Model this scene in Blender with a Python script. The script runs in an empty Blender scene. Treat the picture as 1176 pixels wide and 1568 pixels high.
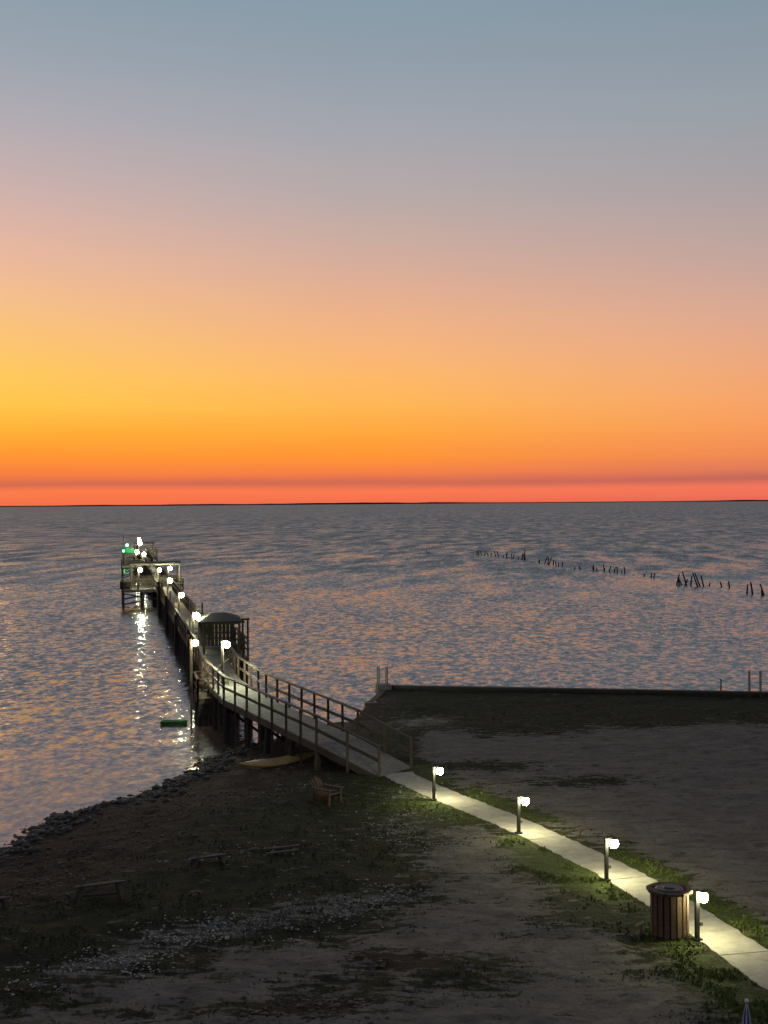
import bpy, math, random
import numpy as np
from mathutils import Vector, Matrix
random.seed(7); rng=np.random.default_rng(7)
D=bpy.data; scene=bpy.context.scene
col=scene.collection

def lin(c):
    o=[]
    for v in c:
        v=v/255.0
        o.append(v/12.92 if v<=0.04045 else ((v+0.055)/1.055)**2.4)
    return tuple(o)

# ------------------------------------------------------------------ materials
def newmat(name):
    m=D.materials.new(name); m.use_nodes=True
    nt=m.node_tree
    return m,nt,nt.nodes['Principled BSDF']
def N(nt,t,**kw):
    n=nt.nodes.new(t)
    for k,v in kw.items(): setattr(n,k,v)
    return n
def math_(nt,op,a,b=None,clamp=False):
    n=nt.nodes.new('ShaderNodeMath'); n.operation=op; n.use_clamp=clamp
    for i,v in enumerate((a,b)):
        if v is None: continue
        if isinstance(v,(int,float)): n.inputs[i].default_value=v
        else: nt.links.new(v,n.inputs[i])
    return n.outputs[0]
def mixc(nt,f,a,b):
    n=nt.nodes.new('ShaderNodeMix'); n.data_type='RGBA'
    if isinstance(f,(int,float)): n.inputs[0].default_value=f
    else: nt.links.new(f,n.inputs[0])
    for i,v in ((6,a),(7,b)):
        if isinstance(v,tuple): n.inputs[i].default_value=(*v[:3],1)
        else: nt.links.new(v,n.inputs[i])
    return n.outputs[2]
def mrange(nt,v,a,b,c=0,d=1,smooth=False):
    n=nt.nodes.new('ShaderNodeMapRange'); n.clamp=True
    if smooth: n.interpolation_type='SMOOTHSTEP'
    nt.links.new(v,n.inputs[0])
    for i,x in enumerate((a,b,c,d)): n.inputs[i+1].default_value=x
    return n.outputs[0]
def tnoise(nt,scale,detail=4,rough=0.55,vec=None,sc=(1,1,1)):
    n=nt.nodes.new('ShaderNodeTexNoise'); n.inputs['Scale'].default_value=scale
    n.inputs['Detail'].default_value=detail; n.inputs['Roughness'].default_value=rough
    mp=nt.nodes.new('ShaderNodeMapping'); mp.inputs['Scale'].default_value=sc
    if vec is None:
        g=nt.nodes.new('ShaderNodeNewGeometry'); vec=g.outputs['Position']
    nt.links.new(vec,mp.inputs[0]); nt.links.new(mp.outputs[0],n.inputs['Vector'])
    return n

def wood(name,c1,c2,rough=0.8):
    m,nt,b=newmat(name)
    n1=tnoise(nt,1.0,5,0.6,sc=(6,6,20)); n2=tnoise(nt,0.8,2)
    f=mrange(nt,n1.outputs[0],0.3,0.7); f2=mrange(nt,n2.outputs[0],0.35,0.65)
    c=mixc(nt,f,c1,c2); c=mixc(nt,math_(nt,'MULTIPLY',f2,0.5),c,tuple(x*0.5 for x in c1))
    nt.links.new(c,b.inputs['Base Color']); b.inputs['Roughness'].default_value=rough
    bp=N(nt,'ShaderNodeBump'); bp.inputs['Strength'].default_value=0.5; bp.inputs['Distance'].default_value=0.01
    nt.links.new(n1.outputs[0],bp.inputs['Height']); nt.links.new(bp.outputs[0],b.inputs['Normal'])
    return m
M_wood=wood('weathered_wood',(0.075,0.056,0.042),(0.135,0.105,0.082))
M_old=wood('old_grey_wood',(0.06,0.05,0.043),(0.11,0.095,0.08))
M_deck=wood('deck_boards',(0.17,0.155,0.135),(0.28,0.26,0.235))
M_pile=wood('dark_piling',(0.03,0.026,0.022),(0.06,0.05,0.04))
M_redwood=wood('stained_wood',(0.14,0.085,0.055),(0.25,0.165,0.105))
M_chair=wood('chair_wood',(0.09,0.05,0.034),(0.16,0.095,0.062))
M_roof=wood('roof_boards',(0.025,0.025,0.025),(0.045,0.04,0.038))
def plain(name,c,rough=0.5,metal=0.0):
    m,nt,b=newmat(name); n=tnoise(nt,9,4)
    nt.links.new(mixc(nt,mrange(nt,n.outputs[0],0.3,0.7),c,tuple(x*0.6 for x in c)),b.inputs['Base Color'])
    b.inputs['Roughness'].default_value=rough; b.inputs['Metallic'].default_value=metal
    return m
M_black=plain('dark_metal',(0.014,0.014,0.014),0.6,0.0)
M_steel=plain('galvanised_steel',(0.4,0.4,0.4),0.35,0.8)
M_kayak=plain('faded_yellow_plastic',(0.42,0.29,0.10),0.5)
M_greenglow=plain('green_glow_paint',(0.03,0.3,0.1),0.4)  # green light on the water and end sign, painted as base colour
M_blue=plain('blue_canvas',(0.05,0.12,0.4),0.8)
M_whitep=plain('white_paint',(0.75,0.75,0.75),0.5)
M_hdpe=plain('black_plastic_lid',(0.05,0.045,0.04),0.5)
M_rock=plain('shore_rock',(0.075,0.07,0.068),0.8)
M_debris=plain('driftwood_bits',(0.12,0.085,0.07),0.9)
M_shell=plain('shell_fragments',(0.50,0.49,0.48),0.8)
def emis(name,c,s):
    m,nt,b=newmat(name)
    b.inputs['Base Color'].default_value=(0.8,0.8,0.8,1)
    b.inputs['Emission Color'].default_value=(*c,1); b.inputs['Emission Strength'].default_value=s
    return m
M_lampP=emis('path_lamp_globe',(1.0,0.94,0.50),270)
M_lampN=emis('pier_entrance_lamp_globe',(0.90,1.0,0.66),700)
M_lampD=emis('pier_lamp_globe',(0.95,1.0,0.62),320)
M_lampG=emis('green_lamp_globe',(0.05,1.0,0.3),60)
M_lampW=emis('warm_lamp_globe',(1.0,0.8,0.4),240)

def concrete(name,c1,c2,sc=3):
    m,nt,b=newmat(name)
    n=tnoise(nt,sc,6,0.6); n2=tnoise(nt,60,3)
    c=mixc(nt,mrange(nt,n.outputs[0],0.3,0.7),c1,c2)
    c=mixc(nt,mrange(nt,n2.outputs[0],0.55,0.8,0,0.5),c,tuple(x*0.5 for x in c1))
    nt.links.new(c,b.inputs['Base Color']); b.inputs['Roughness'].default_value=0.85
    bp=N(nt,'ShaderNodeBump'); bp.inputs['Strength'].default_value=0.4; bp.inputs['Distance'].default_value=0.01
    nt.links.new(n2.outputs[0],bp.inputs['Height']); nt.links.new(bp.outputs[0],b.inputs['Normal'])
    return m
M_path=concrete('path_concrete',(0.25,0.235,0.21),(0.39,0.37,0.33))
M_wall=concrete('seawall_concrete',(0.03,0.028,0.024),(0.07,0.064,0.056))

# ------------------------------------------------------------------ mesh builder
class MB:
    def __init__(s): s.v=[]; s.f=[]; s.m=[]
    def add(s,vs,fs,mi=0):
        o=len(s.v); s.v+= [tuple(v) for v in vs]; s.f+=[tuple(i+o for i in f) for f in fs]; s.m+=[mi]*len(fs)
    def box(s,c,size,rz=0,mi=0,tilt=0):
        R=Matrix.Rotation(rz,3,'Z')@Matrix.Rotation(tilt,3,'X')
        hx,hy,hz=[a/2 for a in size]; c=Vector(c)
        vs=[c+R@Vector((x,y,z)) for x in(-hx,hx) for y in(-hy,hy) for z in(-hz,hz)]
        s.add(vs,[(0,1,3,2),(4,6,7,5),(0,4,5,1),(2,3,7,6),(0,2,6,4),(1,5,7,3)],mi)
    def beam(s,a,b,w,h,mi=0):
        a=Vector(a); b=Vector(b); d=(b-a).normalized()
        up=Vector((0,0,1)) if abs(d.z)<0.95 else Vector((0,1,0))
        x=d.cross(up).normalized()*w/2; y=x.cross(d).normalized()*h/2
        vs=[a-x-y,a+x-y,a+x+y,a-x+y,b-x-y,b+x-y,b+x+y,b-x+y]
        s.add(vs,[(0,1,2,3),(7,6,5,4),(0,4,5,1),(1,5,6,2),(2,6,7,3),(3,7,4,0)],mi)
    def cyl(s,a,b,r0,r1=None,n=8,mi=0):
        if r1 is None: r1=r0
        a=Vector(a); b=Vector(b); d=(b-a).normalized()
        up=Vector((0,0,1)) if abs(d.z)<0.9 else Vector((0,1,0))
        x=d.cross(up).normalized(); y=x.cross(d).normalized()
        vs=[]
        for p,r in((a,r0),(b,r1)):
            for i in range(n):
                t=2*math.pi*i/n; vs.append(p+(x*math.cos(t)+y*math.sin(t))*r)
        fs=[(i,(i+1)%n,n+(i+1)%n,n+i) for i in range(n)]+[tuple(range(n-1,-1,-1)),tuple(range(n,2*n))]
        s.add(vs,fs,mi)
    def ball(s,c,r,n=10,k=7,mi=0,sz=1.0):
        c=Vector(c); vs=[c+Vector((0,0,-r*sz))]
        for j in range(1,k):
            ph=-math.pi/2+math.pi*j/k
            for i in range(n):
                t=2*math.pi*i/n; vs.append(c+Vector((math.cos(ph)*math.cos(t)*r,math.cos(ph)*math.sin(t)*r,math.sin(ph)*r*sz)))
        vs.append(c+Vector((0,0,r*sz))); fs=[]
        for i in range(n): fs.append((0,1+(i+1)%n,1+i))
        for j in range(k-2):
            for i in range(n):
                a=1+j*n+i; b=1+j*n+(i+1)%n; fs.append((a,b,b+n,a+n))
        l=len(vs)-1; o=1+(k-2)*n
        for i in range(n): fs.append((o+i,o+(i+1)%n,l))
        s.add(vs,fs,mi)
    def build(s,name,mats,parent=None,loc=None,smooth=False):
        me=D.meshes.new(name); me.from_pydata(s.v,[],s.f)
        for m in mats: me.materials.append(m)
        me.polygons.foreach_set('material_index',s.m)
        if smooth: me.polygons.foreach_set('use_smooth',[True]*len(s.f))
        me.update(); ob=D.objects.new(name,me); col.objects.link(ob)
        if loc: ob.location=loc
        if parent: ob.parent=parent
        return ob
def empty(name,loc=(0,0,0),rz=0):
    e=D.objects.new(name,None); e.location=loc; e.rotation_euler=(0,0,rz); e.empty_display_size=0.3; col.objects.link(e); return e

# ------------------------------------------------------------------ noise helpers
def vnoise(x,y,seed=0):
    xi=np.floor(x).astype(np.int64); yi=np.floor(y).astype(np.int64); fx=x-xi; fy=y-yi
    fx=fx*fx*(3-2*fx); fy=fy*fy*(3-2*fy)
    def h(a,b):
        n=(a*374761393+b*668265263+seed*1442695041)&0xffffffff
        n=((n^(n>>13))*1274126177)&0xffffffff
        return ((n^(n>>16))&0xffff)/65535.0
    return (h(xi,yi)*(1-fx)+h(xi+1,yi)*fx)*(1-fy)+(h(xi,yi+1)*(1-fx)+h(xi+1,yi+1)*fx)*fy
def fbm(x,y,o=4,seed=0):
    s=0;a=0.5;t=0
    for i in range(o):
        s=s+a*vnoise(x,y,seed+i*17); t+=a; a*=0.5; x=x*2.03+5.1; y=y*2.03+1.7
    return s/t
def sst(a,b,x):
    t=np.clip((x-a)/(b-a),0,1); return t*t*(3-2*t)

# ------------------------------------------------------------------ terrain
SEA=-1.0
BEACH=np.array([(-90,-5),(-60,8),(-22,29),(-15,36.0),(-12.9,38.9),(-12.5,40.2),(-11.9,43.6),(-11.6,46.0),(-9.6,48.4),(-8.1,53.0),(-7.2,58.0),(-4.5,62.5),(-1.05,67.5),(0.0,70.0)],float)
WALL=np.array([(0.06,70.0),(10.0,68.3),(19.5,66.5),(60,59.2),(150,43)],float)
SH=np.vstack([BEACH[:-1],WALL])
PATH=np.array([(0.42,48.25),(0.75,47.2),(2.05,44.3),(3.75,40.95),(5.5,36.85),(6.4,34.4),(7.0,32.3),(7.55,30.1),(8.05,27.8),(8.5,25.5),(9.0,22),(9.6,17),(10,8)],float)
def pdist(x,y,P):
    d=np.full(np.shape(x),1e9)
    for i in range(len(P)-1):
        a=P[i]; b=P[i+1]; ab=b-a; L=ab@ab
        t=np.clip(((x-a[0])*ab[0]+(y-a[1])*ab[1])/L,0,1)
        d=np.minimum(d,np.hypot(x-a[0]-t*ab[0],y-a[1]-t*ab[1]))
    return d
def height(x,y):
    x=np.asarray(x,float); y=np.asarray(y,float)
    land=y<np.interp(x,SH[:,0],SH[:,1])
    db=pdist(x,y,BEACH)+ (fbm(x*0.7,y*0.7,3,3)-0.5)*1.2
    hb=-1.02+0.3*sst(0,1.4,db)+0.74*sst(0,8,db)
    hw=sst(-1.2,-0.4,x-(-0.3+(y-65.5)*0.16))*sst(60,65,y)
    h=hb*(1-hw)+0.0*hw
    sea=-1.02-0.18*np.clip(pdist(x,y,SH),0,14)
    sea=np.where(x>0.1,np.minimum(sea,-2.2),sea)
    h=np.where(land,h,sea)
    dp=pdist(x,y,PATH); k=sst(0.8,2.0,dp)
    h=h+k*((fbm(x*0.5,y*0.5,3,9)-0.5)*0.16+(fbm(x*2.5,y*2.5,3,11)-0.5)*0.09)
    return h
def H(x,y): return float(height(np.array([x]),np.array([y]))[0])

def blob(x,y,cx,cy,rx,ry=None,rot=0):
    ry=ry or rx; c,s=math.cos(rot),math.sin(rot)
    u=(x-cx)*c+(y-cy)*s; v=-(x-cx)*s+(y-cy)*c
    return np.exp(-((u/rx)**2+(v/ry)**2))
def zones(x,y):
    dp=pdist(x,y,PATH); db=pdist(x,y,BEACH)
    px=np.interp(y,PATH[::-1,1],PATH[::-1,0])
    right=sst(0.3,1.6,x-px)
    n=fbm(x*0.35,y*0.25,4,21)
    lot=right*sst(59,54.5,y+ (n-0.5)*5 - (x-8)*0.12)
    lot=lot*(1-0.9*blob(x,y,3.2,49.5,3.0,1.1,-0.1))*(1-0.8*blob(x,y,6.8,46.5,2.6,1.0,0.1))
    lot=np.maximum(lot,0.75*blob(x,y,1.6,60,1.8,2.2)); lot=np.maximum(lot,0.8*blob(x,y,4.5,54.3,2.2,1.3))
    s=0*x
    for b in ((2.5,39.4,1.1,1.0),(2.2,36.5,1.3,2.0),(2.6,33.6,1.6,1.6),(2.2,31.2,2.2,1.8),(4.0,28.6,1.6,1.9),(1.2,29.5,2.4,1.2),(-1.6,28.4,2.4,1.2),(-4.1,26.6,2.4,1.2),(0.5,25.3,6,1.5),(4.2,25.8,2.2,2.2),(-6,24,4,2),(1,21,8,3.5),(3.3,38.0,1.0,1.2)):
        s=np.maximum(s,blob(x,y,*b)*1.25)
    s=s*(1-0.8*blob(x,y,4.3,31.0,0.9,0.5))*(1-0.9*blob(x,y,0.3,28.3,1.3,0.8))*(1-0.9*blob(x,y,-1.6,25.8,2.2,0.55))
    s=s*(1-right)
    sand=np.clip(np.maximum(lot,s),0,1)
    strip=np.exp(-((dp-1.1)/0.8)**2)*(0.45+1.0*sst(0.35,0.65,fbm(x*0.8,y*0.5,3,77)))
    sand=np.clip(sand*(1-0.6*strip),0,1)
    lush=np.clip(strip*0.8+0.9*blob(x,y,4.9,35.0,1.0,1.6)+0.6*blob(x,y,0.3,43.5,2.0,1.8)+.5*blob(x,y,3.6,36.5,1.2,1.5)+0.5*blob(x,y,6.5,27,1.5,2),0,1)
    brown=np.clip(sst(9.5,3,db)*sst(2,-1,x)*1.1,0,1)*(y<69)
    brown=np.maximum(brown,np.maximum(blob(x,y,0.3,28.3,1.6,0.9),blob(x,y,-1.6,25.8,2.4,0.7)))
    shell=np.clip(blob(x,y,-0.9,32.6,2.3,1.0,0.35)+blob(x,y,-4.0,30.6,2.8,0.9,0.45)+blob(x,y,-6.3,28.2,1.8,0.8,0.5)+0.7*blob(x,y,0.5,40,1.5,3)+0.6*blob(x,y,0.8,44.5,1.5,0.8)+.5*blob(x,y,-5,37,2.5,.7,.3)+.5*blob(x,y,-2.5,46,3,.8),0,1)
    return sand,lush,brown,shell
xs=np.concatenate([np.linspace(-90,-20,20)[:-1],np.linspace(-20,-14,20)[:-1],np.arange(-14,24,0.13),np.linspace(24,40,30),np.linspace(45,150,20)])
ys=np.concatenate([np.linspace(-40,18,15)[:-1],np.arange(18,74,0.13),np.linspace(75,100,8)])
X,Y=np.meshgrid(xs,ys); nx,ny=len(xs),len(ys)
Z=height(X,Y); V=np.stack([X,Y,Z],-1).reshape(-1,3)
i=np.arange(nx*ny).reshape(ny,nx)
F=np.stack([i[:-1,:-1],i[:-1,1:],i[1:,1:],i[1:,:-1]],-1).reshape(-1,4)
me=D.meshes.new('ground'); me.vertices.add(len(V)); me.vertices.foreach_set('co',V.ravel())
me.loops.add(F.size); me.loops.foreach_set('vertex_index',F.ravel()); me.polygons.add(len(F))
me.polygons.foreach_set('loop_start',np.arange(0,F.size,4))
me.update(calc_edges=True); me.validate()
me.polygons.foreach_set('use_smooth',[True]*len(me.polygons))
for nm,a in zip(('sand','lush','brown','shell'),zones(X.ravel(),Y.ravel())):
    at=me.attributes.new(nm,'FLOAT','POINT'); at.data.foreach_set('value',a.astype(np.float32))
ground=D.objects.new('ground',me); col.objects.link(ground)
m,nt,b=newmat('ground_material')
def attr(nm):
    n=N(nt,'ShaderNodeAttribute'); n.attribute_name=nm; return n.outputs['Fac']
nA=tnoise(nt,0.9,6,0.62); nB=tnoise(nt,5,5,0.65); nC=tnoise(nt,22,4,0.7)
nS=tnoise(nt,2.2,5,0.6,sc=(0.6,1.6,1)); nT=tnoise(nt,1.0,5,0.7,sc=(0.9,2.6,1))
br=math_(nt,'ADD',math_(nt,'MULTIPLY',math_(nt,'SUBTRACT',nS.outputs[0],0.5),2.7),math_(nt,'MULTIPLY',math_(nt,'SUBTRACT',nB.outputs[0],0.5),1.8))
sandf=mrange(nt,math_(nt,'ADD',attr('sand'),br),0.38,0.64)
lushf=mrange(nt,math_(nt,'ADD',attr('lush'),br),0.33,0.73)
brownf=mrange(nt,math_(nt,'ADD',attr('brown'),br),0.3,0.8)
shellf=mrange(nt,math_(nt,'ADD',math_(nt,'MULTIPLY',attr('shell'),0.8),br),0.5,0.75)
grass=mixc(nt,mrange(nt,nC.outputs[0],0.4,0.62),(0.010,0.012,0.006),(0.044,0.047,0.022))
lushc=mixc(nt,mrange(nt,nC.outputs[0],0.4,0.62),(0.022,0.034,0.009),(0.10,0.13,0.03))
brownc=mixc(nt,mrange(nt,nC.outputs[0],0.38,0.64),(0.015,0.010,0.009),(0.074,0.047,0.040))
brownc=mixc(nt,mrange(nt,nT.outputs[0],0.54,0.66,0,0.6),brownc,(0.14,0.12,0.11))
sandc=mixc(nt,mrange(nt,nA.outputs[0],0.3,0.7),(0.145,0.127,0.118),(0.245,0.218,0.204))
sandc=mixc(nt,mrange(nt,nC.outputs[0],0.5,0.72,0,0.6),sandc,(0.065,0.058,0.052))
sandc=mixc(nt,mrange(nt,nB.outputs[0],0.52,0.66,0,0.55),sandc,(0.075,0.066,0.058))
sandc=mixc(nt,mrange(nt,nT.outputs[0],0.53,0.60,0,0.55),sandc,(0.070,0.064,0.048))
shellc=mixc(nt,mrange(nt,nC.outputs[0],0.45,0.6),(0.05,0.048,0.045),(0.42,0.41,0.41))
c=mixc(nt,brownf,grass,brownc); c=mixc(nt,lushf,c,lushc); c=mixc(nt,sandf,c,sandc); c=mixc(nt,math_(nt,'MULTIPLY',shellf,0.7),c,shellc)
geo=N(nt,'ShaderNodeNewGeometry'); sep=N(nt,'ShaderNodeSeparateXYZ'); nt.links.new(geo.outputs['Position'],sep.inputs[0])
wet=mrange(nt,sep.outputs[2],-0.98,-0.75,1,0)
c=mixc(nt,math_(nt,'MULTIPLY',wet,0.7),c,(0.015,0.013,0.012))
nt.links.new(c,b.inputs['Base Color']); nt.links.new(mrange(nt,wet,0,1,0.95,0.45),b.inputs['Roughness'])
b.inputs['Specular IOR Level'].default_value=0.2
bp=N(nt,'ShaderNodeBump'); bp.inputs['Strength'].default_value=1.0; bp.inputs['Distance'].default_value=0.12
nt.links.new(math_(nt,'ADD',nB.outputs[0],math_(nt,'MULTIPLY',nC.outputs[0],0.5)),bp.inputs['Height']); nt.links.new(bp.outputs[0],b.inputs['Normal'])
me.materials.append(m)

# ------------------------------------------------------------------ scattered cover (each one object)
def scatter_mesh(name,verts,faces,mats,colattr=None):
    me=D.meshes.new(name); me.vertices.add(len(verts)); me.vertices.foreach_set('co',verts.astype(np.float32).ravel())
    k=faces.shape[1]; me.loops.add(faces.size); me.loops.foreach_set('vertex_index',faces.ravel().astype(np.int32))
    me.polygons.add(len(faces)); me.polygons.foreach_set('loop_start',np.arange(0,faces.size,k,dtype=np.int32))
    me.update(calc_edges=True)
    if colattr is not None:
        at=me.attributes.new('tint','FLOAT','POINT'); at.data.foreach_set('value',colattr.astype(np.float32))
    for q in mats: me.materials.append(q)
    ob=D.objects.new(name,me); col.objects.link(ob); return ob
n=260000
y=1/(rng.uniform(1/66.,1/22.,n)); x=rng.uniform(-0.33,0.33,n)*y
sa,lu,brn,she=zones(x,y); land=y<np.interp(x,SH[:,0],SH[:,1])-0.4
cl=fbm(x*2.2,y*1.6,3,33); h=height(x,y)
p=(1-sa)*(0.25+0.75*lu)*sst(0.42,0.6,cl)*(1-0.8*brn)*(pdist(x,y,PATH)>0.62)*(h>-0.6)*land
keep=rng.uniform(0,1,n)<p*0.9
x,y,h,lu=x[keep],y[keep],h[keep],lu[keep]; n=len(x)
a=rng.uniform(0,2*math.pi,n); hh=rng.uniform(0.02,0.07,n)*(1+0.3*lu); w=rng.uniform(0.012,0.03,n)*(0.6+y/60)
lx=rng.normal(0,0.04,n); ly=rng.normal(0,0.04,n)
v0=np.stack([x-np.cos(a)*w,y-np.sin(a)*w,h-0.01],-1); v1=np.stack([x+np.cos(a)*w,y+np.sin(a)*w,h-0.01],-1); v2=np.stack([x+lx,y+ly,h+hh],-1)
V=np.stack([v0,v1,v2],1).reshape(-1,3); F=np.arange(3*n).reshape(-1,3)
mg,nt,b=newmat('grass_blades'); t=N(nt,'ShaderNodeAttribute'); t.attribute_name='tint'
nt.links.new(mixc(nt,t.outputs['Fac'],(0.035,0.036,0.016),(0.12,0.15,0.04)),b.inputs['Base Color']); b.inputs['Roughness'].default_value=0.9; b.inputs['Specular IOR Level'].default_value=0.1
scatter_mesh('grass',V,F,[mg],np.repeat(np.clip(lu*0.8+rng.uniform(-.15,.3,n),0,1),3))
import bmesh
bm=bmesh.new(); bmesh.ops.create_icosphere(bm,subdivisions=1,radius=1); IV=np.array([v.co[:] for v in bm.verts]); IF=np.array([[v.index for v in f.verts] for f in bm.faces]); bm.free()
def lumps(name,x,y,r,mat,flat=0.6,sink=0.3):
    n=len(x); z=height(x,y)
    P=IV[None]*(1+rng.uniform(-0.3,0.3,(n,len(IV),1)))*r[:,None,None]
    sc=rng.uniform(0.6,1.35,(n,1,3)); sc[:,:,2]*=flat; P=P*sc
    a=rng.uniform(0,6.28,n); ca,sa=np.cos(a)[:,None],np.sin(a)[:,None]
    q=P.copy(); q[:,:,0]=P[:,:,0]*ca-P[:,:,1]*sa; q[:,:,1]=P[:,:,0]*sa+P[:,:,1]*ca
    q+=np.stack([x,y,z+r*flat*(1-2*sink)],-1)[:,None,:]
    F=(IF[None]+ (np.arange(n)*len(IV))[:,None,None]).reshape(-1,3)
    return scatter_mesh(name,q.reshape(-1,3),F,[mat])
def along(P,n,off):
    seg=np.linalg.norm(np.diff(P,axis=0),axis=1); cs=np.concatenate([[0],np.cumsum(seg)]); t=rng.uniform(0,cs[-1],n)
    x=np.interp(t,cs,P[:,0]); y=np.interp(t,cs,P[:,1]); return x+rng.normal(0,off,n),y+rng.normal(0,off,n)
x,y=along(BEACH[3:11],3200,0.75); lumps('shoreline_rocks',x,y,0.04+0.13*rng.uniform(0,1,3200)**2,M_rock)
y=1/rng.uniform(1/60.,1/24.,34000); x=rng.uniform(-0.32,0.3,34000)*y
sa,lu,brn,she=zones(x,y); land=y<np.interp(x,SH[:,0],SH[:,1])-0.2; u=rng.uniform(0,1,34000)
nn=fbm(x*1.5,y*1.5,3,50)
k=(u<she*sst(.4,.6,nn)*0.9)&land; lumps('shell_fragments',x[k],y[k],rng.uniform(0.015,0.04,k.sum()),M_shell)
k=(u<brn*sst(.35,.6,nn)*0.45)&land&(x<0); lumps('beach_wrack',x[k],y[k],rng.uniform(0.02,0.07,k.sum()),M_debris,0.4)

# ------------------------------------------------------------------ water
R=[0,30,60,90,140,220,400,800,1600,4000,10000,30000]
bmv=MB()
nseg=48; vs=[(0,60,SEA)]; fs=[]
for r in R[1:]:
    for k in range(nseg): t=2*math.pi*k/nseg; vs.append((r*math.cos(t),60+r*math.sin(t),SEA))
for k in range(nseg): fs.append((0,1+k,1+(k+1)%nseg))
for j in range(len(R)-2):
    for k in range(nseg):
        a=1+j*nseg+k; b_=1+j*nseg+(k+1)%nseg; fs.append((a,a+nseg,b_+nseg,b_))
bmv.add(vs,fs)
m,nt,b=newmat('sea_water')
b.inputs['Base Color'].default_value=(0.062,0.046,0.048,1); b.inputs['IOR'].default_value=1.85
geo=N(nt,'ShaderNodeNewGeometry'); sep=N(nt,'ShaderNodeSeparateXYZ'); nt.links.new(geo.outputs['Position'],sep.inputs[0])
off=mrange(nt,sep.outputs[1],44,80); off2=mrange(nt,sep.outputs[1],85,260); off3=mrange(nt,sep.outputs[1],200,800)
patch=tnoise(nt,1,3,0.5,sc=(0.012,0.03,1)); pf=mrange(nt,patch.outputs[0],0.3,0.7,0.75,1.25)
rotp=N(nt,'ShaderNodeMapping'); nt.links.new(geo.outputs['Position'],rotp.inputs[0]); rotp.inputs['Rotation'].default_value=(0,0,0.15)
terms=[]
for sc,det,ampn,far in (((0.5,0.40,1),2,0.18,None),((1.9,1.15,1),3,1.15,None),((5.0,4.2,1),2,0.8,None),((0.24,0.06,1),3,1.2,'far'),((0.03,0.016,1),2,0.2,None)):
    t=tnoise(nt,1,det,0.6,vec=rotp.outputs[0],sc=sc)
    vsub=N(nt,'ShaderNodeVectorMath',operation='SUBTRACT'); nt.links.new(t.outputs['Color'],vsub.inputs[0]); vsub.inputs[1].default_value=(0.5,0.5,0.5)
    vm=N(nt,'ShaderNodeVectorMath',operation='MULTIPLY'); nt.links.new(vsub.outputs[0],vm.inputs[0]); vm.inputs[1].default_value=(ampn*0.5,ampn,0)
    o=vm.outputs[0]
    if far:
        s_=N(nt,'ShaderNodeVectorMath',operation='SCALE'); nt.links.new(o,s_.inputs[0]); nt.links.new(off2,s_.inputs['Scale']); o=s_.outputs[0]
    terms.append(o)
acc=terms[0]
for t in terms[1:]:
    a=N(nt,'ShaderNodeVectorMath',operation='ADD'); nt.links.new(acc,a.inputs[0]); nt.links.new(t,a.inputs[1]); acc=a.outputs[0]
amp=math_(nt,'MULTIPLY',math_(nt,'ADD',math_(nt,'ADD',math_(nt,'MULTIPLY',off,0.27),0.17),math_(nt,'MULTIPLY',off2,0.26)),pf)
sc=N(nt,'ShaderNodeVectorMath',operation='SCALE'); nt.links.new(acc,sc.inputs[0]); nt.links.new(amp,sc.inputs['Scale'])
# mean slope of the wave fronts that face the shore
bias=math_(nt,'MULTIPLY',math_(nt,'ADD',math_(nt,'ADD',math_(nt,'ADD',math_(nt,'MULTIPLY',off,0.072),0.004),math_(nt,'MULTIPLY',off2,0.10)),math_(nt,'MULTIPLY',off3,0.03)),-1)
cb=N(nt,'ShaderNodeCombineXYZ'); nt.links.new(bias,cb.inputs[1]); cb.inputs[2].default_value=1
a=N(nt,'ShaderNodeVectorMath',operation='ADD'); nt.links.new(sc.outputs[0],a.inputs[0]); nt.links.new(cb.outputs[0],a.inputs[1])
nm=N(nt,'ShaderNodeVectorMath',operation='NORMALIZE'); nt.links.new(a.outputs[0],nm.inputs[0]); nt.links.new(nm.outputs[0],b.inputs['Normal'])
nt.links.new(mrange(nt,sep.outputs[1],60,400,0.15,0.28),b.inputs['Roughness'])
bmv.build('sea_water',[m])

# distant low shoreline on the horizon
mb=MB(); vs=[]; fs=[]
xs_=np.linspace(-9000,9000,400); hs=9+18*fbm(xs_/400,xs_*0,3,5)*sst(0.2,0.6,fbm(xs_/1500,xs_*0+3,2,8))
for xx,hh in zip(xs_,hs): vs+=[(xx,16000,SEA-1),(xx,16000,SEA+hh),(xx,16400,SEA-1)]
for k in range(399): fs+=[(3*k,3*k+3,3*k+4,3*k+1),(3*k+1,3*k+4,3*k+5,3*k+2)]
mb.add(vs,fs); mb.build('distant_shoreline',[plain('distant_land',(0.06,0.045,0.05),0.95)])

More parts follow.
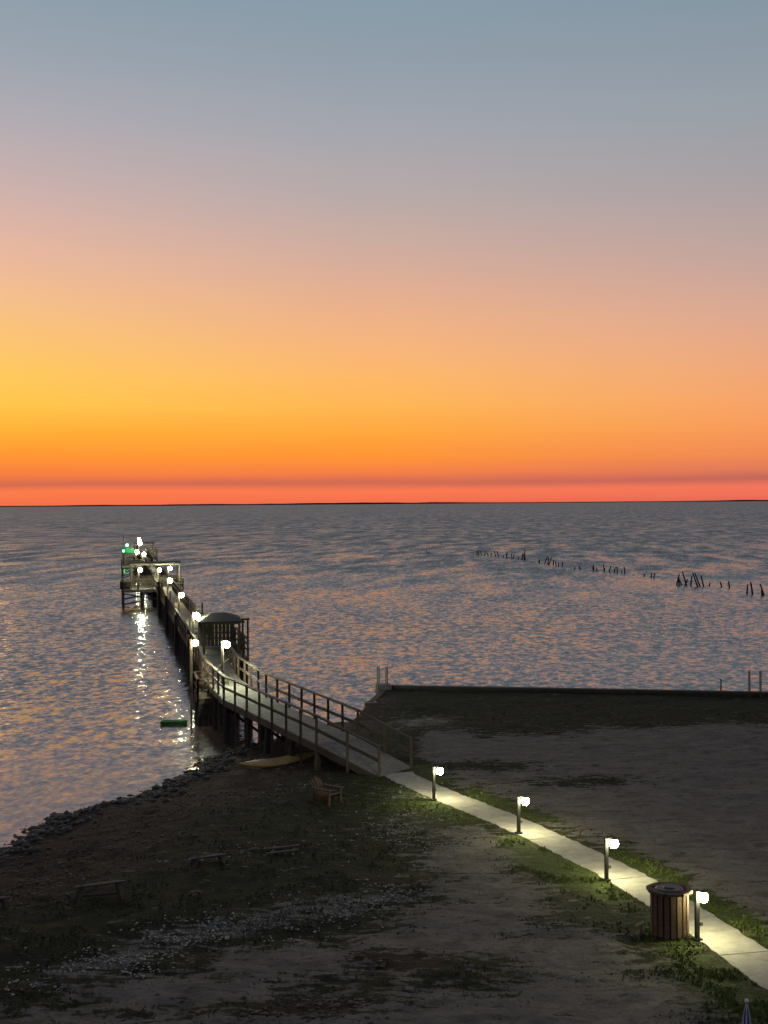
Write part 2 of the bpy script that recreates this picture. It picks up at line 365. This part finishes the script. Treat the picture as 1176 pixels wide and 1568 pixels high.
# ------------------------------------------------------------------ concrete path : separate slabs
def resample(P):
    pts=[]
    Q=[Vector((*p,0)) for p in P]; Q=[Q[0]*2-Q[1]]+Q+[Q[-1]*2-Q[-2]]
    for i in range(1,len(Q)-2):
        for k in range(20):
            t=k/20; a,b_,c_,d=Q[i-1],Q[i],Q[i+1],Q[i+2]
            pts.append(0.5*((2*b_)+(-a+c_)*t+(2*a-5*b_+4*c_-d)*t*t+(-a+3*b_-3*c_+d)*t*t*t))
    pts.append(Q[-2]); P=np.array([p[:2] for p in pts])
    s=np.concatenate([[0],np.cumsum(np.linalg.norm(np.diff(P,axis=0),axis=1))]); L=s[-1]
    def f(t): return np.array([np.interp(t,s,P[:,0]),np.interp(t,s,P[:,1])])
    return f,L
f,L=resample(PATH); mb=MB(); t=0; HW=0.60; slab=1.5
while t<L-0.1:
    t1=min(t+slab-0.012,L); vs=[]; fs=[]; nsub=8; dz=random.uniform(-0.004,0.004)
    for k in range(nsub+1):
        q=t+(t1-t)*k/nsub; p=f(q); d=f(min(q+0.1,L))-f(max(q-0.1,0)); d/=np.linalg.norm(d); nn_=np.array([-d[1],d[0]])
        e0=random.uniform(-.05,.03); e1=random.uniform(-.05,.03)
        for s_,zz in ((-HW-e0,-0.1),(-HW-e0,0.03),(HW+e1,0.03),(HW+e1,-0.1)): vs.append((p[0]+nn_[0]*s_,p[1]+nn_[1]*s_,zz+dz))
    for k in range(nsub):
        o=4*k; fs+=[(o,o+1,o+5,o+4),(o+1,o+2,o+6,o+5),(o+2,o+3,o+7,o+6)]
    fs+=[(3,2,1,0),(4*nsub,4*nsub+1,4*nsub+2,4*nsub+3)]
    mb.add(vs,fs); t+=slab
mb.build('footpath',[M_path])

# ------------------------------------------------------------------ seawall
mb=MB()
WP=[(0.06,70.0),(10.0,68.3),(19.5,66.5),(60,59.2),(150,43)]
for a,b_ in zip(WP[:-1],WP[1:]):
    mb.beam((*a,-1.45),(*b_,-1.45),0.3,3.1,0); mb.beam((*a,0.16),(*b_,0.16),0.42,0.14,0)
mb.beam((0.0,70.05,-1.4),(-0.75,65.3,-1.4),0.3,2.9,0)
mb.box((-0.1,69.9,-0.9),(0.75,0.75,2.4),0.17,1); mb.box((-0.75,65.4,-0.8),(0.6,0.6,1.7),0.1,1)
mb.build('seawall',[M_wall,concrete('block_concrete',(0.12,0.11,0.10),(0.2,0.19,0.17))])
def ladder(name,x,y,rz,hgt=1.1,w=0.45):
    mb=MB()
    for q in (-w/2,w/2):
        mb.cyl((q,-0.3,0.0),(q,-0.3,hgt),0.035); mb.cyl((q,-0.3,hgt),(q,0.25,hgt),0.035); mb.cyl((q,0.25,hgt),(q,0.25,-2.0),0.035)
    for k in range(7): mb.cyl((-w/2,0.25,0.1-0.3*k),(w/2,0.25,0.1-0.3*k),0.02)
    o=mb.build(name,[M_steel],loc=(x,y,0)); o.rotation_euler=(0,0,rz)
ladder('seawall_ladder',-0.15,69.9,-0.15,1.25); ladder('seawall_ladder',18.9,66.75,-0.18,1.3,0.55)
mb=MB(); mb.cyl((0,0,-0.5),(0,0,0.7),0.05,mi=0); mb.ball((0,0,0.72),0.06,8,5); mb.cyl((0,0,0.3),(0.0,0.0,0.36),0.07); mb.build('mooring_post',[M_steel],loc=(17.2,66.9,0.1))

# ------------------------------------------------------------------ pier
pier=empty('fishing_pier')
C=[(0.36,48.35,0.05),(-1.85,50.0,0.9),(-6.5,60.5,1.0),(-8.5,67.5,1.0),(-9.9,75,1.0),(-43.6,234,1.0),(-44.5,238.2,1.0)]
C=[Vector(c) for c in C]; WD=[1.0,1.0,1.0,0.9,0.82,0.82,0.82]
def perp(i):
    ds=[]
    if i>0: ds.append((C[i]-C[i-1]).xy.normalized())
    if i<len(C)-1: ds.append((C[i+1]-C[i]).xy.normalized())
    d=sum(ds,Vector((0,0))).normalized(); return Vector((d.y,-d.x,0))
deck=MB(); rail=MB(); pil=MB()
PR=[perp(i) for i in range(len(C))]
GAPS=((76.2,84.2),(139.5,147.5),(190,196))
for i in range(len(C)-1):
    a,b_=C[i],C[i+1]; L=(b_-a).length
    la,ra=a-PR[i]*WD[i],a+PR[i]*WD[i]; lb,rb=b_-PR[i+1]*WD[i+1],b_+PR[i+1]*WD[i+1]
    nb=int(L/0.16) if i<4 else int(L/0.3)
    for k in range(nb):
        t0=k/nb; t1=(k+0.93)/nb; z=random.uniform(-0.004,0.004)
        q=[la.lerp(lb,t0),ra.lerp(rb,t0),ra.lerp(rb,t1),la.lerp(lb,t1)]
        up=Vector((0,0,z)); dn=Vector((0,0,-0.045))
        deck.add([p+up for p in q]+[p+dn for p in q],[(0,1,2,3),(7,6,5,4),(0,4,5,1),(1,5,6,2),(2,6,7,3),(3,7,4,0)],0)
    for (s0,s1) in ((la,lb),(ra,rb)):
        deck.beam(s0+Vector((0,0,-0.17)),s1+Vector((0,0,-0.17)),0.06,0.24,1)
    npst=max(2,round(L/(1.75 if i<4 else 2.0)))
    for side,(s0,s1) in enumerate(((la,lb),(ra,rb))):
        prev=None
        for k in range(npst+1):
            p=s0.lerp(s1,k/npst)
            ing=side==1 and any(g0<p.y<g1 for g0,g1 in GAPS)
            if not ing and not (k==0 and i>0):
                gz=max(H(p.x,p.y),-3)-0.3
                bottom=gz if (i<4) else p.z-0.35
                ex=random.uniform(0,0.06)+(random.uniform(0.3,0.9) if (i==4 and random.random()<0.12) else 0)
                rail.beam(p+Vector((random.uniform(-.015,.015),random.uniform(-.015,.015),1.08+ex)),Vector((p.x,p.y,bottom)),0.1,0.1,0)
            if prev is not None and not ing and not prev[1]:
                q=prev[0]; sg=Vector((0,0,random.uniform(-.012,.012)))
                rail.beam(q+Vector((0,0,1.08)),p+Vector((0,0,1.08)),0.15,0.045,0)
                for hh in ((0.55,) if i<4 else (0.6,)): rail.beam(q+Vector((0,0,hh))+sg,p+Vector((0,0,hh))-sg,0.04,0.12,0)
            prev=(p,ing)
    if i>0:
        nbent=max(1,round(L/3.2))
        for k in range(nbent+1):
            t_=k/nbent; l=la.lerp(lb,t_); r=ra.lerp(rb,t_)
            for p in (l,r):
                q=p+(r-l).normalized()*(0.12 if p is l else -0.12)
                dx_=random.uniform(-.12,.12)
                pil.cyl((q.x+dx_,q.y,max(H(q.x,q.y),-4)-0.6),(q.x,q.y,q.z-0.05),0.15,0.12,8)
            if i==4 and k%5==2: pil.cyl((l.x-0.15,l.y,-3),(l.x-0.15,l.y,2.1+random.uniform(-.3,.5)),0.14,0.12,8)
            pil.beam(l+Vector((0,0,-0.38)),r+Vector((0,0,-0.38)),0.1,0.2)
            if k%2==0: pil.beam(l+Vector((0.1,0,-0.4)),Vector((r.x-0.1,r.y,-0.8)),0.05,0.12)
deck.build('deck',[M_deck,M_wood],pier); rail.build('railings',[M_wood],pier); pil.build('pilings',[M_pile],pier)
DIR=(C[5]-C[4]).xy.normalized(); ANG=math.atan2(DIR.y,DIR.x)-math.pi/2
def platform(name,cx,cy,wx,wy,z,rails=(1,1,1,1),rz=ANG,rh=1.08):
    mb=MB(); R=Matrix.Rotation(rz,3,'Z'); o=Vector((cx,cy,0))
    T=lambda x,y,z:o+R@Vector((x,y,z))
    nb=int(wy/0.16)
    for k in range(nb):
        y0=-wy/2+wy*(k+0.5)/nb; mb.beam(T(-wx/2,y0,z-0.02+random.uniform(-.003,.003)),T(wx/2,y0,z-0.02),wy/nb*0.93,0.045,0)
    for s in(-1,1): mb.beam(T(-wx/2,s*wy/2,z-0.18),T(wx/2,s*wy/2,z-0.18),0.06,0.24,1); mb.beam(T(s*wx/2,-wy/2,z-0.18),T(s*wx/2,wy/2,z-0.18),0.06,0.24,1)
    for x_ in np.linspace(-wx/2+.1,wx/2-.1,max(2,round(wx/2.2)+1)):
        for y_ in np.linspace(-wy/2+.1,wy/2-.1,max(2,round(wy/2.8)+1)):
            mb.cyl(T(x_,y_,-4),T(x_,y_,z-0.05),0.14,0.12,8,2)
    for y_ in (-wy/2,wy/2): mb.beam(T(-wx/2,y_,z-0.4),T(wx/2,y_,-0.6),0.05,0.14,2); mb.beam(T(wx/2,y_,z-0.4),T(-wx/2,y_,-0.6),0.05,0.14,2)
    cr=[(-wx/2,-wy/2),(wx/2,-wy/2),(wx/2,wy/2),(-wx/2,wy/2)]
    for i in range(4):
        if not rails[i]: continue
        a=T(*cr[i],z); b_=T(*cr[(i+1)%4],z); n_=max(1,round((b_-a).length/1.7))
        for k in range(n_+1): p=a.lerp(b_,k/n_); mb.beam(p+Vector((0,0,-0.3)),p+Vector((0,0,rh)),0.09,0.09,1)
        mb.beam(a+Vector((0,0,rh)),b_+Vector((0,0,rh)),0.14,0.045,1)
        for hh in(0.4,0.75): mb.beam(a+Vector((0,0,hh)),b_+Vector((0,0,hh)),0.04,0.11,1)
    mb.build(name,[M_deck,M_wood,M_pile],pier); return T
def shelter(name,T,x0,x1,y0,y1,z,h,hip=0.35,frac=.6):
    mb=MB()
    for x_ in(x0,x1):
        for y_ in(y0,y1): mb.beam(T(x_,y_,z),T(x_,y_,z+h),0.13,0.13,0)
    for y_ in(y0,y1): mb.beam(T(x0,y_,z+h-0.1),T(x1,y_,z+h-0.1),0.06,0.2,0)
    for x_ in(x0,x1): mb.beam(T(x_,y0,z+h-0.12),T(x_,y1,z+h-0.12),0.06,0.2,0)
    e=0.3; xm0,xm1=x0+(x1-x0)*0.3,x1-(x1-x0)*0.3; ym=(y0+y1)/2
    b4=[T(x0-e,y0-e,z+h),T(x1+e,y0-e,z+h),T(x1+e,y1+e,z+h),T(x0-e,y1+e,z+h)]
    lo=[p+Vector((0,0,-0.1)) for p in b4]; rd=[T(xm0,ym,z+h+hip),T(xm1,ym,z+h+hip)]
    mb.add(b4+rd,[(0,1,5,4),(1,2,5),(2,3,4,5),(3,0,4)],1); mb.add(lo+[p+Vector((0,0,-.001)) for p in b4],[(3,2,1,0),(0,1,5,4),(1,2,6,5),(2,3,7,6),(3,0,4,7)],1)
    mb.beam(T(x1-0.25,y0+.3,z+0.45),T(x1-0.25,y1-0.3,z+0.45),0.35,0.05,0)
    for y_ in (y0+0.4,y1-0.4): mb.beam(T(x1-.25,y_,z),T(x1-.25,y_,z+0.43),0.3,0.06,0)
    for k in range(9):
        xx=x0+(x1-x0)*(k+.5)/9; mb.box(T(xx,y1,z+h*frac/2+.05),((x1-x0)/9*0.86,0.03,h*frac),ANG,2)
    mb.build(name,[M_wood,M_roof,M_old],pier)
T1=platform('shelter_platform',-10.35,80.3,3.0,7.5,0.990,(0,1,1,0)); shelter('shelter',T1,-0.9,1.25,-1.5,2.4,1.0,1.95,0.36,.75)
g=MB()
for x_ in(1.25,1.55): g.beam(T1(x_,-3.5,0.6),T1(x_,-3.5,3.2),0.11,0.11)
g.beam(T1(1.15,-3.5,3.2),T1(1.65,-3.5,3.2),0.14,0.12); g.build('gate_frame',[M_pile],pier)
T0=platform('lower_landing',-8.9,66.6,1.5,3.0,0.35,(1,0,1,1),0.2,0.95)
st=MB()
for k in range(4): st.beam((-9.0+0.24*k,68.4,0.42+0.15*k),(-8.85+0.24*k,67.5,0.42+0.15*k),0.24,0.045)
st.beam((-9.2,68.4,0.2),(-8.2,68.6,1.0),0.05,0.2); st.beam((-9.05,67.45,0.2),(-8.05,67.6,1.0),0.05,0.2)
st.beam((-9.1,67.45,1.3),(-8.1,67.6,2.0),0.06,0.08); st.build('landing_stairs',[M_wood],pier)
T2=platform('mid_platform',-25.6,143.5,6.4,8.0,0.990,(1,1,0,1)); shelter('mid_shelter',T2,-2.2,2.9,-2.6,2.2,1.0,2.7,0.12,.4)
bx=MB(); bx.box(T2(-2.9,-3.4,1.45),(1.1,0.8,0.85),ANG,0); bx.box(T2(1.5,0.8,1.5),(1.6,0.5,1.0),ANG,1); bx.build('bait_table',[M_wood,M_old],pier)
T3=platform('outer_platform',-36.8,193,4.0,6,0.990,(1,1,0,1)); shelter('outer_windbreak',T3,-1.5,1.2,-1,2.2,1.0,1.8,.1,.4)
T4=platform('end_platform',-44.6,238,6.0,7.0,0.990,(1,1,1,1)); shelter('end_shelter',T4,-0.8,2.4,-1.5,2.5,1.0,2.1,0.1,.4)
sg=MB(); sg.beam(T4(-2.9,-3.4,0.6),T4(-2.9,-3.4,4.6),0.16,0.16,0); sg.box(T4(-2.0,-3.6,1.75),(1.9,0.12,1.1),ANG,1); sg.build('end_sign_board',[M_pile,M_greenglow],pier)  # green light on the sign board is put into its colour

def pier_lamp(x,y,zb,zt,mat=None,r=0.14,arm=0.22):
    e=empty('pier_lamp',(x,y,0)); mb=MB()
    mb.beam((0,0,zb),(0,0,zt+0.1),0.11,0.11,0)
    mb.beam((0,0,zt+0.02),(arm,0,zt+0.02),0.05,0.05,1); mb.cyl((arm,0,zt+0.0),(arm,0,zt+0.1),0.09,0.05,8,1)
    mb.build('post',[M_wood,M_black],e)
    g=MB(); g.ball((arm,-0.02,zt-0.10),r,8,6); g.build('globe',[mat or M_lampD],e,smooth=True)
pier_lamp(-7.95,63.8,-2,3.25,M_lampN,.17); pier_lamp(-9.68,65.1,-2,3.2,M_lampW,.16)
pier_lamp(-11.75,80.0,0.8,3.3,None,.20); pier_lamp(-15.6,99,0.8,3.25,M_lampD,.19); pier_lamp(-19.6,118,0.8,3.25,M_lampW,0.21)
pier_lamp(-23.2,140,1,3.3,M_lampD,.20); pier_lamp(-24.4,140.5,1,3.1,M_lampD,.19);pier_lamp(-26.2,139,1,3.2,M_lampD,.21)
pier_lamp(-33.7,182,1,3.25,M_lampD,.25); pier_lamp(-36.2,190,1,3.3,M_lampD,.27); pier_lamp(-43.6,232,1,3.3,M_lampD,.34); pier_lamp(-46.4,246,1,3.6,M_lampD,.30)
pier_lamp(-46.5,235,1,2.9,M_lampG,.22); pier_lamp(-46.9,234,1,1.9,M_lampG,.22)

# ------------------------------------------------------------------ bollard lamps
for (x,y,sc_) in ((1.60,43.75,1),(3.98,39.25,1),(5.78,34.3,1),(7.04,29.6,0.6)):
    z=H(x,y); e=empty('path_lamp',(x,y,z)); mb=MB(); hx=0.17*sc_+0.03
    mb.box((0,0,0.55),(0.085,0.085,1.1),0.3,0); mb.box((0,0,0.02),(0.18,0.18,0.06),0.3,0); mb.box((0,0,1.115),(0.12,0.12,0.03),0.3,0)
    mb.box((0.085,-0.03,0.38),(0.06,0.05,0.09),0.3,1)
    mb.beam((0.04,0,1.13),(hx,-0.02,1.13),0.05,0.03,0); mb.cyl((hx,-0.02,1.09),(hx,-0.02,1.14),0.07,0.04,10,0)
    mb.build('post',[M_black,M_steel],e)
    g=MB(); g.ball((hx,-0.02,0.985),0.122,16,10,0,1.0); g.build('globe',[M_lampP],e,smooth=True)

# ------------------------------------------------------------------ trash receptacle (slatted)
e=empty('trash_bin',(6.5,30.0,H(6.5,30.0))); mb=MB(); ns=18
for k in range(ns):
    t=2*math.pi*(k+0.5)/ns; r=0.42+random.uniform(-.008,.008)
    mb.box((r*math.cos(t),r*math.sin(t),0.53+random.uniform(-.015,.015)),(0.112,0.03,0.98),t+math.pi/2,0)
for k in range(8):
    t0=2*math.pi*k/8+.39; t1=2*math.pi*(k+1)/8+.39; a=(0.47*math.cos(t0),0.47*math.sin(t0)); b_=(0.47*math.cos(t1),0.47*math.sin(t1))
    mb.beam((*a,1.04),(*b_,1.04),0.13,0.06,1); mb.beam((a[0]*.82,a[1]*.82,0.2),(b_[0]*.82,b_[1]*.82,0.2),0.04,0.06,1)
mb.build('slatted_body',[M_redwood,M_chair],e)
l=MB(); l.cyl((0,0,0.06),(0,0,0.98),0.35,0.37,16,0); l.cyl((0,0,1.0),(0,0,1.09),0.39,0.3,16,0); l.cyl((0,0,1.09),(0,0,1.12),0.14,0.12,12,0); l.build('liner_and_lid',[M_hdpe],e)
mb=MB(); mb.beam((0,0,-0.05),(0.05,0.02,0.28),0.04,0.03); mb.beam((-0.1,0,0.24),(0.1,0.03,0.33),0.14,0.02); mb.beam((0.02,0,0.1),(0.16,0,0.04),0.03,0.03); mb.build('broken_stake',[M_redwood],loc=(5.8,29.9,H(5.8,29.9)))

# ------------------------------------------------------------------ beach furniture
def bench(x,y,rz,Lb=1.25,h=0.48):
    e=empty('rustic_bench',(x,y,H(x,y)),rz); mb=MB()
    mb.beam((-Lb/2,-0.07,h),(Lb/2,-0.09,h+0.06),0.10,0.04); mb.beam((-Lb/2+.05,0.07,h-.01),(Lb/2-.12,0.09,h+0.02),0.10,0.04)
    mb.build('seat',[M_old],e); l=MB()
    for s in(-1,1):
        xx=s*(Lb/2-0.15)
        for q in(-1,1): l.beam((xx-0.05*s,q*0.03,h+.02),(xx+0.1*s,q*0.26,-0.08),0.08,0.08)
        l.beam((xx,-0.2,0.15),(xx,0.2,0.15),0.04,0.07)
    l.beam((-Lb/2+0.15,0,0.17),(Lb/2-0.15,0,0.17),0.04,0.07); l.build('legs',[M_old],e)
bench(-7.25,32.9,0.3,1.25,.42); bench(-4.95,36.2,0.3,1.0,0.16); bench(-10.0,32.6,0.3,1.1,0.2)
mb=MB()
for k in range(2): mb.beam((-0.45,0.5*k,0.05),(0.45,0.25+0.5*k,0.09),0.11,0.04)
for k in range(2): mb.beam((-0.3+0.6*k,-0.1,0.0),(-0.3+0.6*k,0.85,0.01),0.08,0.08)
mb.build('wooden_pallet',[M_old],loc=(-2.95,36.9,H(-2.95,36.9)))
e=empty('adirondack_chair',(-1.95,43.5,H(-1.95,43.5)),0.9); mb=MB()
for k in range(5):
    xx=-0.22+0.11*k; mb.beam((xx,0.22,0.2),(xx*1.1,0.60,0.80-abs(k-2)*0.05),0.09,0.025)
for k in range(6): mb.beam((-0.26,-0.3+0.1*k,0.33-0.03*k),(0.26,-0.3+0.1*k,0.33-0.03*k),0.085,0.025)
mb.build('back_and_seat',[M_chair],e); l=MB()
for s in(-1,1):
    l.beam((s*0.29,-0.32,-.03),(s*0.29,-0.32,0.48),0.09,0.03); l.beam((s*0.27,-0.34,0.31),(s*0.27,0.7,-.02),0.03,0.10)
    l.beam((s*0.32,-0.42,0.50),(s*0.30,0.42,0.50),0.12,0.025); l.beam((s*0.29,0.35,0.0),(s*0.29,0.35,0.49),0.07,0.03)
l.build('arms_and_legs',[M_chair],e)
# kayak
mb=MB(); Lk=3.4; ns=17; prof=12; vs=[]; fs=[]
for i in range(ns):
    t=i/(ns-1); xx=(t-0.5)*Lk; w=0.34*max(0.02,(1-abs(2*t-1)**2.4)); up=0.14*abs(2*t-1)**2.5
    for k in range(prof):
        a=2*math.pi*k/prof; c_,s_=math.cos(a),math.sin(a)
        zz=(s_*0.16 if s_<0 else s_*0.09)*(0.25+0.75*w/0.34)
        if s_>0.3 and 0.38<t<0.62 : zz=-0.03
        vs.append((xx,c_*w,0.17+zz+up))
for i in range(ns-1):
    for k in range(prof): fs.append((i*prof+k,i*prof+(k+1)%prof,(i+1)*prof+(k+1)%prof,(i+1)*prof+k))
fs+=[tuple(range(prof)),tuple(range((ns-1)*prof,ns*prof))[::-1]]; mb.add(vs,fs)
kx,ky=-4.3,51.7
o=mb.build('kayak',[M_kayak],loc=(kx,ky,max(H(kx,ky),H(kx+1,ky+.6)-.1,H(kx-1,ky-.6))+0.03),smooth=True); o.rotation_euler=(0.25,-0.03,math.atan2(1.5,2.8))
# green float added in place of an underwater fishing light's glow
mb=MB(); vs=[];fs=[]; Lk=1.3
for i in range(9):
    t=i/8; xx=(t-.5)*Lk; w=0.3*(1-0.6*max(0,2*t-1)**2)
    vs+=[(xx,-w,0.14),(xx,-w*0.7,-0.08),(xx,w*0.7,-0.08),(xx,w,0.14),(xx,w*0.8,0.14),(xx,w*0.6,0.0),(xx,-w*0.6,0.0),(xx,-w*0.8,0.14)]
for i in range(8):
    for k in range(8): fs.append((i*8+k,i*8+(k+1)%8,(i+1)*8+(k+1)%8,(i+1)*8+k))
fs+=[tuple(range(8))[::-1],tuple(range(64,72))]; mb.add(vs,fs); mb.build('green_glow_float',[M_greenglow],loc=(-10.6,65.4,SEA+0.06))
# closed patio umbrella
e=empty('patio_umbrella',(5.4,19.6,0)); mb=MB(); mb.cyl((0,0,0),(0,0,2.42),0.025,0.025,10,1); mb.cyl((0,0,0),(0,0,0.1),0.28,0.24,16,1)
mb.ball((0,0,2.47),0.035,8,6,1); mb.build('pole_and_base',[M_blue,M_whitep],e)
mb=MB(); n_=16; vs=[];fs=[]
for j,(zz,r) in enumerate(((2.43,0.02),(2.3,0.045),(2.0,0.08),(1.6,0.12),(1.2,0.16),(1.0,0.12))):
    for k in range(n_): a=2*math.pi*k/n_; rr=r*(1 if k%2 else 0.6); vs.append((rr*math.cos(a),rr*math.sin(a),zz))
for j in range(5):
    for k in range(n_): fs.append((j*n_+k,(j+1)*n_+k,(j+1)*n_+(k+1)%n_,j*n_+(k+1)%n_))
for q,f_ in enumerate(fs): mb.add([vs[i] for i in f_],[(0,1,2,3)],1 if (q%n_)//2%2 else 0)
mb.build('canopy',[M_blue,M_whitep],e)

# ------------------------------------------------------------------ ruined pier pilings
mb=MB()
groups=[((9.6,282),(9.9,280),2,0.9),((19.5,275),(26.4,250),15,1.3),((26.6,250),(26.9,248),3,2.0),((28.0,236),(30,221),9,1.4),((31.2,212),(31.6,210),2,0.9),((33.0,208),(36.8,199),10,1.3),((38.2,190),(38.7,187),3,0.9),((38.3,171.5),(40.8,167),9,1.9),((42.1,169),(43.6,165),3,0.9),((42.6,155),(44.9,149),7,1.4),((45.5,146),(52,130),10,1.2)]
for a,b_,n_,hg in groups:
    for k in range(n_):
        t=(k+random.uniform(-.3,.3))/max(1,n_-1); x=a[0]+(b_[0]-a[0])*t+random.uniform(-.3,.3); y=a[1]+(b_[1]-a[1])*t+random.uniform(-1,1)
        h_=hg*random.uniform(0.3,1.0); lx=random.uniform(-.45,.45)*h_
        mb.cyl((x,y,-3),(x,y,SEA),0.11,0.11,7); mb.cyl((x,y,SEA-.05),(x+lx,y+random.uniform(-.1,.1),SEA+h_),0.11,0.08,7)
mb.build('old_pier_pilings',[M_pile])

# ------------------------------------------------------------------ world
w=D.worlds.new('World'); scene.world=w; w.use_nodes=True; nt=w.node_tree; bg=nt.nodes['Background']; outw=nt.nodes['World Output']
tc=N(nt,'ShaderNodeTexCoord'); sp=N(nt,'ShaderNodeSeparateXYZ'); nt.links.new(tc.outputs['Generated'],sp.inputs[0])
x,y,z=sp.outputs
rad=math_(nt,'SQRT',math_(nt,'ADD',math_(nt,'MULTIPLY',x,x),math_(nt,'MULTIPLY',y,y)))
rad=math_(nt,'MAXIMUM',rad,0.001)
tan=math_(nt,'DIVIDE',z,rad); az=math_(nt,'DIVIDE',x,rad); fr=math_(nt,'DIVIDE',y,rad)
nz=tnoise(nt,1,3,0.5,vec=tc.outputs['Generated'],sc=(5,5,60))
wob=math_(nt,'MULTIPLY',math_(nt,'SUBTRACT',nz.outputs[0],0.5),0.006)
tanw=math_(nt,'ADD',tan,wob)
pos=math_(nt,'MULTIPLY',tanw,2.5,True)
ysamp=[770,764,750,738,725,700,660,620,580,540,500,450,400,350,300,200,100,0,-30]
Lc=[(238,112,74),(245,117,72),(253,124,74),(206,106,80),(244,122,66),(255,147,52),(255,176,54),(255,200,74),(255,203,90),(253,199,108),(250,196,124),(245,191,144),(236,186,157),(222,181,167),(207,178,174),(179,172,179),(156,165,176),(142,158,172),(138,155,170)]
Cc=[(236,108,78),(243,114,78),(251,122,80),(205,106,84),(245,126,72),(255,148,54),(255,168,62),(255,182,84),(254,184,104),(249,182,120),(241,179,132),(228,175,145),(213,173,156),(198,172,163),(184,170,169),(164,166,174),(147,159,171),(136,155,169),(134,153,167)]
Rc=[(228,106,88),(236,112,90),(245,119,92),(192,102,92),(222,122,90),(240,138,86),(248,155,94),(246,163,109),(238,166,122),(230,167,134),(219,168,146),(205,166,153),(191,164,158),(179,162,161),(168,160,163),(152,159,167),(140,153,165),(131,150,163),(129,148,161)]
def ramp(cs):
    r=N(nt,'ShaderNodeValToRGB'); nt.links.new(pos,r.inputs[0]); el=r.color_ramp.elements
    ps=[max(0,(770-yy)/2000*2.5) for yy in ysamp]
    el[0].position=ps[0]; el[0].color=(*lin(cs[0]),1); el[1].position=min(1,ps[-1]); el[1].color=(*lin(cs[-1]),1)
    for p_,c_ in zip(ps[1:-1],cs[1:-1]):
        e_=el.new(p_); e_.color=(*lin(c_),1)
    return r.outputs[0]
rl,rc,rr=ramp(Lc),ramp(Cc),ramp(Rc)
c=mixc(nt,mrange(nt,az,-0.32,-0.02),rl,rc); c=mixc(nt,mrange(nt,az,0.0,0.30),c,rr)
c=mixc(nt,mrange(nt,tan,0.38,1.6),c,(0.21,0.21,0.235))
c=mixc(nt,mrange(nt,fr,0.75,-0.2,0,1,True),c,(0.13,0.135,0.16))
sky=N(nt,'ShaderNodeTexSky'); sky.sky_type='NISHITA'; sky.sun_disc=False; sky.sun_elevation=math.radians(1.0); sky.sun_rotation=math.radians(-22)
bg.inputs[1].default_value=1.0; nt.links.new(c,bg.inputs[0])
bg2=N(nt,'ShaderNodeBackground'); nt.links.new(sky.outputs[0],bg2.inputs[0]); bg2.inputs[1].default_value=0.001
ad=N(nt,'ShaderNodeAddShader'); nt.links.new(bg.outputs[0],ad.inputs[0]); nt.links.new(bg2.outputs[0],ad.inputs[1]); nt.links.new(ad.outputs[0],outw.inputs[0])
sl=D.lights.new('sun','SUN'); sl.energy=0.06; sl.angle=math.radians(12); sl.color=(1,0.6,0.35)
so=D.objects.new('sun',sl); col.objects.link(so)
a=math.radians(-22); el_=math.radians(2.5); dirv=Vector((math.sin(a)*math.cos(el_),math.cos(a)*math.cos(el_),math.sin(el_)))
so.rotation_euler=dirv.to_track_quat('Z','Y').to_euler()

# ------------------------------------------------------------------ camera
cd=D.cameras.new('camera'); cam=D.objects.new('camera',cd); col.objects.link(cam); scene.camera=cam
cd.sensor_fit='VERTICAL'; cd.sensor_height=24; cd.lens=24*2000/1568; cd.clip_end=60000; cd.clip_start=0.1
cam.matrix_world=Matrix.Translation((0,0,10))@Matrix.Rotation(math.radians(90-0.387),4,'X')@Matrix.Rotation(math.radians(-0.438),4,'Z')
scene.view_settings.view_transform='Standard'; scene.view_settings.look='None'; scene.view_settings.exposure=0
